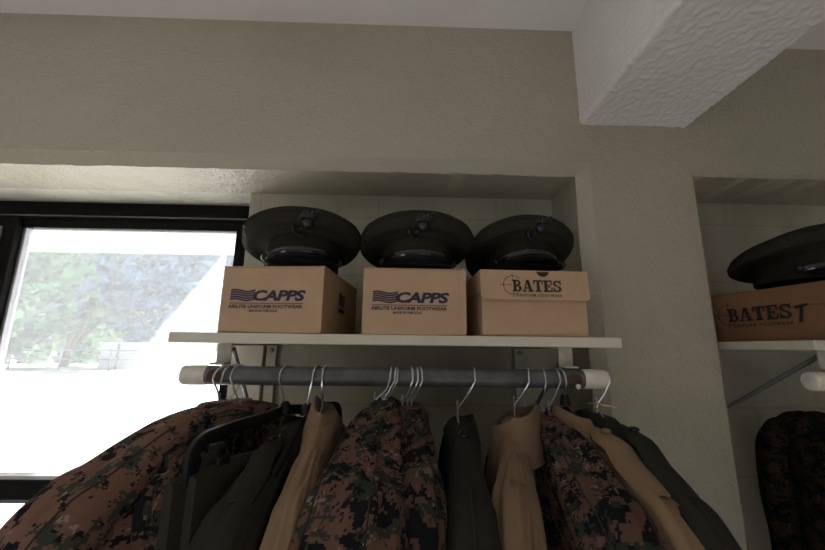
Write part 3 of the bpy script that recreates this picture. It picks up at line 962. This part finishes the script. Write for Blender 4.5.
def hanger(kind, label, pos, az, flip=1, group=None, hw=.145, drop=.075, tilt=0., dx=0.):
    """pos = local neck point below the rail; the hook goes over the rail axis"""
    t = empty('wire_hanger' if kind == 'wire' else 'plastic_hanger', label, 'hanger', pos, math.radians(az), group)
    h = 1.659-pos[2]; r = .0186+.0024
    ca = max(.55, abs(math.cos(math.radians(az))))
    # hook: from the neck up one side, over the pipe and down the other
    pts = [(0, 0, -.012), (0, 0, .004), (0, -flip*r*.55, (h-.010)*.55), (0, -flip*(r+.001)/ca, h-.004)]
    for k in range(1, 10):
        a = k/10*PI*1.12
        pts.append((0, -flip*r/ca*math.cos(a), h+r*math.sin(a)))
    pts.append((0, flip*r*1.12/ca, h-.016)); 
    pts = [(dx*min(1, max(0, p[2]/(h-.012)))**1.0*1., p[1], p[2]) for p in pts]
    hk = MB().tube(pts, .0018, 7).build('hook', M['wire'], t, smooth=True)
    hk.rotation_euler = (0, 0, tilt)
    if kind == 'wire':
        MB().tube([(0, 0, -.004), (.0, -.03, -.028), (0, -hw*.6, -drop*.62-.022), (0, -hw, -drop-.032), (0, -hw+.006, -drop-.042), (0, 0, -drop-.044), (0, hw-.006, -drop-.042), (0, hw, -drop-.032), (0, hw*.6, -drop*.62-.022), (0, .03, -.028), (0, 0, -.004)], .0013, 6).build('shoulder_wire', M['wire'], t, smooth=True)
        MB().tube([(.0016*math.cos(k*1.2), .0016*math.sin(k*1.2), -.008+k*.0011) for k in range(24)], .0011, 5).build('twist', M['wire'], t, smooth=True)
    else:
        rr = []
        for k in range(25):
            u = (k/24-.5)*2; y = u*hw; z = -.020-drop*abs(u)**1.1
            wd = .006+.008*abs(u)**.8; hh = .009
            rr.append([Vector((wd*math.cos(a), y, z+hh*math.sin(a))) for a in [2*PI*j/12 for j in range(12)]])
        MB().loft(rr).build('shoulder_arm', M['plastic'], t, smooth=True)
        MB().tube([(0, 0, -.01), (0, 0, .006), (0, 0, .012)], [.011, .009, .005], 12).build('collar_boss', M['plastic'], t, smooth=True)
    return t

# ------------------------------------------------------------------ what hangs on the rail, left to right
RY = -.20
CA = [mat_camo('pixel_camouflage_%d' % k, k*1.7+.4, (1.0, .5, .75, .5, .62)[k], (.03, 0, 0, 0, 0)[k]) for k in range(5)]
CA_SHADE = mat_camo('pixel_camouflage_shaded', 11.3, .2)  # same camouflage with the right recess's shade put into its colour
M['camo_seam'] = M['seam']

# camouflage jackets by the window
G1 = 'wire hooks at the left rail end'
hanger('wire', 'wire hook nearest the white left rail end, in the camouflage jacket by the window', (-.366, RY, 1.606), -40, 1, G1, hw=.14, dx=.028)
garment('camouflage_jacket', 'brown pixel camouflage jacket nearest the window, shoulder against the bright pane', 'jacket', (-.350, RY, 1.612), -37, CA[0], M['seam'],
        hw=.216, drop=.122, thick=.046, sl_r=.064, sl_b=.054, seed=1.3, collar='soft', front=1, seam=(7, 22), sl_out=.030, amp=.006, raglan=True, ck=.45)
hanger('wire', 'second wire hook from the left rail end, crossing its neighbour', (-.350, RY, 1.602), -30, -1, G1, hw=.14, dx=.012)
hanger('wire', 'third wire hook from the left rail end, above the shadowed camouflage jacket', (-.322, RY, 1.600), -16, 1, G1, hw=.12, dx=-.012)
garment('camouflage_jacket', 'shadowed camouflage jacket behind the black trouser hanger', 'jacket', (-.322, RY, 1.590), -20, CA[1], M['seam'],
        hw=.125, drop=.075, thick=.028, sl_r=.030, sl_b=.038, seed=4.1, collar='soft', front=1, seam=(), sl_out=.012)

def trouser_hanger(pos, az):
    t = empty('trouser_hanger', 'black plastic trouser hanger with a rounded frame holding folded olive trousers', 'hanger', pos, math.radians(az))
    h = 1.659-pos[2]; r = .021; ca = abs(math.cos(math.radians(az)))
    pts = [(0, 0, -.004), (0, -r*.4, h*.35), (0, -r/ca, h-.006)]+[(0, -r/ca*math.cos(k/10*PI*1.1), h+r*math.sin(k/10*PI*1.1)) for k in range(1, 11)]
    MB().tube(pts, .0015, 7).build('hook', M['wire'], t, smooth=True)
    MB().tube([(0, 0, -.018), (0, 0, -.004), (0, 0, .004)], [.014, .012, .006], 12).build('collar_boss', M['plastic'], t, smooth=True)
    # flat frame: sloping arm, rounded shoulder, side drop and bottom bar
    out = []
    for s in (-1, 1):
        half = [(0, -.012), (.05, -.018), (.12, -.022), (.165, -.027)]
        for k in range(1, 7):
            a = PI/2-k/6*PI/2; half.append((.165+.028*math.cos(a), -.055+.028*math.sin(a)))
        half += [(.193, -.085), (.193, -.090)]
        out.append([(0, s*u, z) for u, z in half])
    path = list(reversed(out[0]))+out[1][1:]
    rr = []
    for i, p in enumerate(path):
        a = Vector(path[max(0, i-1)]); b = Vector(path[min(len(path)-1, i+1)]); T = (b-a).normalized(); Nn = T.cross(Vector((1, 0, 0)))
        rr.append([Vector(p)+Vector((1, 0, 0))*.0055*sx+Nn*.0095*sn for sx, sn in ((-1, -.8), (-.8, -1), (.8, -1), (1, -.8), (1, .8), (.8, 1), (-.8, 1), (-1, .8))])
    MB().loft(rr).build('frame', M['plastic'], t, smooth=True)
    MB().tube([(0, -.193, -.090), (0, .193, -.090)], .005, 10).build('bar', M['plastic'], t, smooth=True)
    for y in (-.150, .150):
        m = MB(); m.box((0, y, -.088), (.040, .024, .062)); m.box((0, y, -.052), (.020, .020, .02)); m.build('clip', M['plastic'], t, bevel=.004)
    return t
TP, TAZ = (-.234, RY, 1.606), -24
trouser_hanger(TP, TAZ)
def trousers(pos, az):
    t = empty('trousers', 'folded dark olive trousers draped over the black trouser hanger', 'trousers', pos, math.radians(az))
    # cloth folded over the bar: profile in local x/z, run along y
    for nm, x_off, y0, y1, zt in (('trouser_leg', -.010, -.218, .19, -.078), ('trouser_leg', .012, -.200, .20, -.072)):
        rings = []; K = 26
        for k in range(K+1):
            y = y0+(y1-y0)*k/K
            e = min(k, K-k)
            sh = .55+.45*min(1, e/2.5)
            prof = []
            for i in range(13):                         # over the bar
                a = PI*i/12; prof.append((x_off+.017*sh*math.cos(a), zt-.012+.016*sh*math.sin(a)))
            left = [(x_off-.017*sh-.006*q, zt-.012-.66*q) for q in (.06, .14, .25, .4, .6, .8, 1.)]
            right = [(x_off+.017*sh+.008*q, zt-.012-.66*q) for q in (1., .8, .6, .4, .25, .14, .06)]
            ring = []
            for x, z in prof+left+right:
                w_ = N3(y*13+3, z*7, x*5)*.006
                ring.append(Vector((x+w_, y+N3(z*6, 4, y)*.008, z)))
            rings.append(ring)
        m = MB(); m.loft(rings, uv=arc_uv(rings)); m.build(nm, M['olive'], t, smooth=True)
    return t
trousers(TP, TAZ)

hanger('plastic', 'black plastic hanger inside the olive coat left of the khaki shirt', (-.192, RY, 1.594), -8, 1, hw=.14, drop=.06, dx=.018)
garment('olive_coat', 'dark olive uniform coat with black shoulder button, between trousers and khaki shirt', 'coat', (-.206, RY, 1.572), -8, M['olive'], M['seam'],
        hw=.205, drop=.100, thick=.036, sl_r=.046, sl_b=.046, seed=2.2, collar='coat', front=1, epaulette=.022, seam=(20,), amp=.005)
hanger('wire', 'wire hanger inside the khaki shirt left of centre', (-.160, RY, 1.606), -2, 1, dx=.002)
garment('khaki_shirt', 'khaki shirt with upturned collar left of the central camouflage jacket', 'shirt', (-.152, RY, 1.588), 0, M['khaki'], M['khaki'],
        hw=.210, drop=.100, thick=.030, sl_r=.032, sl_b=.044, seed=3.4, collar='shirt', front=1, epaulette=None, seam=(5,), amp=.007, ck=1.4, cw=.9, cd=.024)
G2 = 'wire hooks over the central camouflage jackets'
for x, az, fl, dx, lab in ((-.056, -10, -1, .036, 'leftmost wire hook on the central camouflage jacket, open tip facing the room'),
                       (-.040, -8, 1, .028, 'middle wire hook of the three on the central camouflage jacket'),
                       (-.034, -6, 1, .026, 'right wire hook of the three on the central camouflage jacket')):
    hanger('wire', lab, (x, RY, 1.612), az, fl, G2, hw=.14, dx=dx)
garment('camouflage_jacket', 'large central camouflage jacket, sleeve hanging toward the viewer', 'jacket', (-.036, RY, 1.616), -7, CA[2], M['seam'],
        hw=.228, drop=.112, thick=.054, sl_r=.072, sl_b=.055, seed=6.3, collar='soft', front=-1, seam=(11, 20), sl_out=.036, amp=.009, raglan=True, ck=.45, cx=.4)
for x, az, fl, lab in ((.000, 6, 1, 'left wire hook of the three on the narrow camouflage jacket right of centre'),
                       (.010, 8, 1, 'middle wire hook of the three on the narrow camouflage jacket right of centre'),
                       (.018, 10, 1, 'right wire hook of the three on the narrow camouflage jacket right of centre')):
    hanger('wire', lab, (x, RY, 1.608), az, fl, G2, hw=.14, dx=.018)
garment('camouflage_jacket', 'narrow camouflage jacket tucked behind the right side of the central one', 'jacket', (.020, RY, 1.606), 1, CA[3], M['seam'],
        hw=.190, drop=.095, thick=.044, sl_r=.046, sl_b=.05, seed=8.8, collar='soft', front=1, seam=(3,), sl_out=.02, amp=.008, raglan=True, ck=.45, cx=.4)

hanger('wire', 'single wire hanger of the olive coat right of the central camouflage jackets', (.112, RY, 1.598), -4, 1, dx=.034)
garment('olive_coat', 'dark olive coat hanging between the central camouflage jackets and a khaki shirt', 'coat', (.118, RY, 1.578), -5, M['olive2'], M['seam'],
        hw=.200, drop=.090, thick=.034, sl_r=.042, sl_b=.046, seed=5.7, collar='coat', front=-1, epaulette=.022, seam=(14,), amp=.005)
hanger('wire', 'wire hanger of the khaki shirt with the big loose collar', (.228, RY, 1.606), -16, 1, dx=.030)
garment('khaki_shirt', 'khaki shirt with a big loose collar beside the dark olive coat', 'shirt', (.228, RY, 1.580), -18, M['khaki2'], M['khaki2'],
        hw=.195, drop=.092, thick=.036, sl_r=.040, sl_b=.044, seed=7.9, collar='shirt', front=-1, epaulette=None, seam=(22,), amp=.008, ck=1.35, cw=1.12, cx=.8, cd=.020)
G3 = 'paired wire hooks on the right camouflage jacket'
hanger('wire', 'left of the two wire hooks on the right-hand camouflage jacket', (.284, RY, 1.600), -3, 1, G3, hw=.14, dx=.004)
hanger('wire', 'right of the two wire hooks on the right-hand camouflage jacket', (.298, RY, 1.600), 4, 1, G3, hw=.14, dx=.018)
garment('camouflage_jacket', 'camouflage jacket between the two khaki shirts on the right', 'jacket', (.286, RY, 1.590), 3, CA[4], M['seam'],
        hw=.225, drop=.112, thick=.042, sl_r=.054, sl_b=.052, seed=9.6, collar='soft', front=1, seam=(9, 20), sl_out=.030, amp=.008, raglan=True, ck=.45, cx=.4)
hanger('plastic', 'black shouldered hanger inside the khaki shirt nearest the wall', (.333, RY, 1.617), 12, 1, hw=.125, drop=.07, dx=-.010)
garment('khaki_shirt', 'khaki shirt with pointed shoulder strap beside the rightmost olive coat', 'shirt', (.336, RY, 1.586), 12, M['khaki'], M['khaki'],
        hw=.210, drop=.104, thick=.034, sl_r=.049, sl_b=.046, seed=11.2, collar='shirt', front=1, epaulette=.030, btn=M['khaki'], seam=(12,), amp=.008, rx0=.75)
hanger('wire', 'wire hanger over the white right rail end, at the recess corner', (.398, RY, 1.606), 8, 1, dx=.018)
garment('olive_coat', 'rightmost dark olive coat against the wall corner', 'coat', (.396, RY, 1.590), 6, M['olive'], M['seam'],
        hw=.212, drop=.108, thick=.034, sl_r=.042, sl_b=.046, seed=12.9, collar='coat', front=1, epaulette=.022, seam=(14,), amp=.005)
# twist of brass wire on the last hanger
m = MB(); m.tube([(-.026, 0, .002), (-.008, .002, .001), (.012, -.001, -.002), (.032, 0, -.006)], .0012, 6); m.tube([(-.004, 0, .002), (.004, -.004, -.003), (.014, -.004, -.016), (.020, -.004, -.022)], .0012, 6)
o = m.build('wire_twist', M['brass'], None, smooth=True); o.location = (.400, -.212, 1.611)
tag(o, 'twist of brass wire on the hanger at the white right rail end', 'wire')
# camouflage jacket in the right recess, its shade put into the colour
hanger('wire', 'wire hanger above the shade-toned camouflage jacket in the right recess', (1.02, RY, 1.600), 18, 1, hw=.14)
garment('camouflage_jacket', 'camouflage jacket coloured dark as if in shade, hanging in the right-hand recess', 'jacket', (1.03, RY, 1.590), -4, CA_SHADE, M['seam'],
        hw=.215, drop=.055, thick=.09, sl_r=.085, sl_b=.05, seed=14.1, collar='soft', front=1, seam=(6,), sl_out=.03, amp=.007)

# ------------------------------------------------------------------ outside the window
GZ = .35
m = MB(); m.add([(-60, .43, GZ), (25, .43, GZ), (25, 70, GZ), (-60, 70, GZ)], [(0, 1, 2, 3)])
tag(m.build('ground', M['ground']), 'sun bleached pale ground outside the window', 'ground', kind='structure')
m = MB(); m.box2((-9, .425, 2.60), (-.285, 2.60, 2.78))
tag(m.build('roof_overhang', M['soffit']), 'pale roof overhang outside above the window', 'roof', kind='structure')
def tree(label, loc, R_, H, th, mat, seed, n, ls):
    rr = random.Random(seed); t = empty('tree', label, 'tree', loc, 0, 'trees outside the window')
    m = MB(); m.tube([(0, 0, 0), (.1, 0, th*.5), (.0, .1, th), (.25, 0, th+R_*.6)], [.26, .2, .17, .07], 9)
    for k in range(4):
        a = rr.random()*6.28; m.tube([(0, .05, th*.8), (math.cos(a)*R_*.35, math.sin(a)*R_*.35, th+H*.25), (math.cos(a)*R_*.7, math.sin(a)*R_*.7, th+H*.5)], [.11, .07, .03], 7)
    m.build('trunk', M['bark'], t, smooth=True)
    cl = []
    for k in range(20):
        a = rr.random()*6.28; q = rr.random()**.5*R_*.8; z = .7+(H+th-1)*rr.random()**1.1
        cl.append((Vector((math.cos(a)*q, math.sin(a)*q, z)), R_*(.28+.25*rr.random())))
    m = MB()
    for k in range(n):
        c, r = cl[k % 20]
        d = Vector((rr.gauss(0, 1), rr.gauss(0, 1), rr.gauss(0, .8))).normalized()*r*(rr.random()**.4)
        p = c+d; a = Vector((rr.gauss(0, 1), rr.gauss(0, 1), rr.gauss(0, 1))).normalized(); b = a.orthogonal().normalized(); s = ls*(.6+.8*rr.random())
        m.add([p-a*s, p+b*s*.5, p+a*s, p-b*s*.5], [(0, 1, 2, 3)])
    m.build('foliage', mat, t)
    return t
tree('pale leafy tree furthest left beyond the window', (-26, 22, GZ), 4.4, 8.0, 1.3, M['leafC'], 1, 900, .50)
tree('mid green tree left of centre beyond the window', (-19.5, 21, GZ), 4.0, 7.2, 1.0, M['leafA'], 2, 950, .46)
tree('dark blue-green tree beside the white shed', (-14.5, 22.5, GZ), 4.0, 6.6, .8, M['leafB'], 3, 1350, .46)
tree('dark tree nearest the shelf end beyond the window', (-9.0, 24, GZ), 4.0, 6.2, .8, M['leafB'], 4, 1000, .46)
tree('tall pale tree standing behind the others outside', (-22, 30, GZ), 5.0, 7.6, 1.5, M['leafC'], 5, 1500, .5)
# low white shed
t = empty('white_shed', 'low white shed with dark middle post under the trees outside', 'shed', (-15.4, 19.5, GZ))
m = MB(); m.box2((-.95, 0, 0), (.95, 1.2, 1.35)); m.build('shed_wall', M['shed'], t, bevel=.02)
m = MB(); m.box2((-.06, -.04, 0), (.06, .02, 1.35)); m.build('post', M['rail_metal'], t, bevel=.01)
m = MB(); m.box2((-1.02, -.12, 1.35), (1.02, 1.3, 1.42)); m.build('shed_roof', M['shed'], t, bevel=.02)
# pipe rail fence
t = empty('pipe_fence', 'thin grey pipe fence standing before the trees outside', 'fence', (-18, 18.5, GZ))
m = MB()
for z in (.55, 1.0): m.tube([(-12, 0, z), (8, 0, z)], .035, 6)
m.build('fence_rail', M['rail_metal'], t, smooth=True)
for k in range(9):
    m = MB(); m.tube([(-12+2.5*k, 0, 0), (-12+2.5*k, 0, 1.1)], .04, 6); m.build('fence_post', M['rail_metal'], t, smooth=True)

# ------------------------------------------------------------------ light
wd = bpy.data.worlds.new('sky'); sc.world = wd; wd.use_nodes = True
nt = wd.node_tree; nt.nodes.clear()
ow = nt.nodes.new('ShaderNodeOutputWorld'); bg = nt.nodes.new('ShaderNodeBackground'); sky = nt.nodes.new('ShaderNodeTexSky')
sky.sky_type = 'HOSEK_WILKIE'; sky.turbidity = 4; sky.ground_albedo = .4
sd = Vector((-.50, -.46, -.74)).normalized()
sky.sun_direction = -sd
bg.inputs['Strength'].default_value = 1.3
nt.links.new(sky.outputs[0], bg.inputs[0]); nt.links.new(bg.outputs[0], ow.inputs[0])
def lamp(kind, name, loc, d, energy, col, **kw):
    l = bpy.data.lights.new(name, kind); l.energy = energy; l.color = col
    for k, v in kw.items(): setattr(l, k, v)
    o = bpy.data.objects.new(name, l); o.location = loc; o.rotation_euler = Vector(d).to_track_quat('-Z', 'Y').to_euler(); COL.objects.link(o); return o
lamp('SUN', 'sun', (5, 8, 9), sd, 32, (1, .96, .9), angle=.03)
# added fill lamps standing in for unseen windows behind the view
lamp('AREA', 'far_fill_light', (-2.9, -3.4, 1.2), (.85, 1, .12), 17, (.95, .97, 1), shape='RECTANGLE', size=1.5, size_y=1.4)
lamp('AREA', 'back_fill_light', (1.6, -4.4, 1.3), (-.25, 1, .1), 4, (1, .95, .88), shape='RECTANGLE', size=2.0, size_y=1.4)
# added upward fill lamp standing in for light bounced off the floor
lamp('AREA', 'floor_fill_light', (-.3, -2.6, .05), (.0, .1, 1), 46, (1, .96, .93), shape='RECTANGLE', size=3.6, size_y=2.6)

# ------------------------------------------------------------------ camera
cam = bpy.data.cameras.new('camera'); co = bpy.data.objects.new('camera', cam); COL.objects.link(co)
cam.sensor_fit = 'HORIZONTAL'; cam.sensor_width = 36; cam.lens = 36*363/825; cam.clip_start = .02; cam.clip_end = 300
p, yw, rl = math.radians(11.2), math.radians(1.32), math.radians(.71)
f = Vector((math.sin(yw)*math.cos(p), math.cos(yw)*math.cos(p), math.sin(p)))
rt = Vector((math.cos(yw), -math.sin(yw), 0)); up = rt.cross(f)
A = rt*math.cos(rl)+up*math.sin(rl); B = -rt*math.sin(rl)+up*math.cos(rl)
mt = Matrix((A, B, -f)).transposed().to_4x4(); mt.translation = Vector((0, -.97, 1.72))
co.matrix_world = mt
sc.camera = co
sc.view_settings.view_transform = 'Standard'; sc.view_settings.look = 'None'; sc.view_settings.exposure = 0; sc.view_settings.gamma = 1
sc.cycles.max_bounces = 8; sc.cycles.diffuse_bounces = 5; sc.cycles.transparent_max_bounces = 8
sc.cycles.sample_clamp_indirect = 4
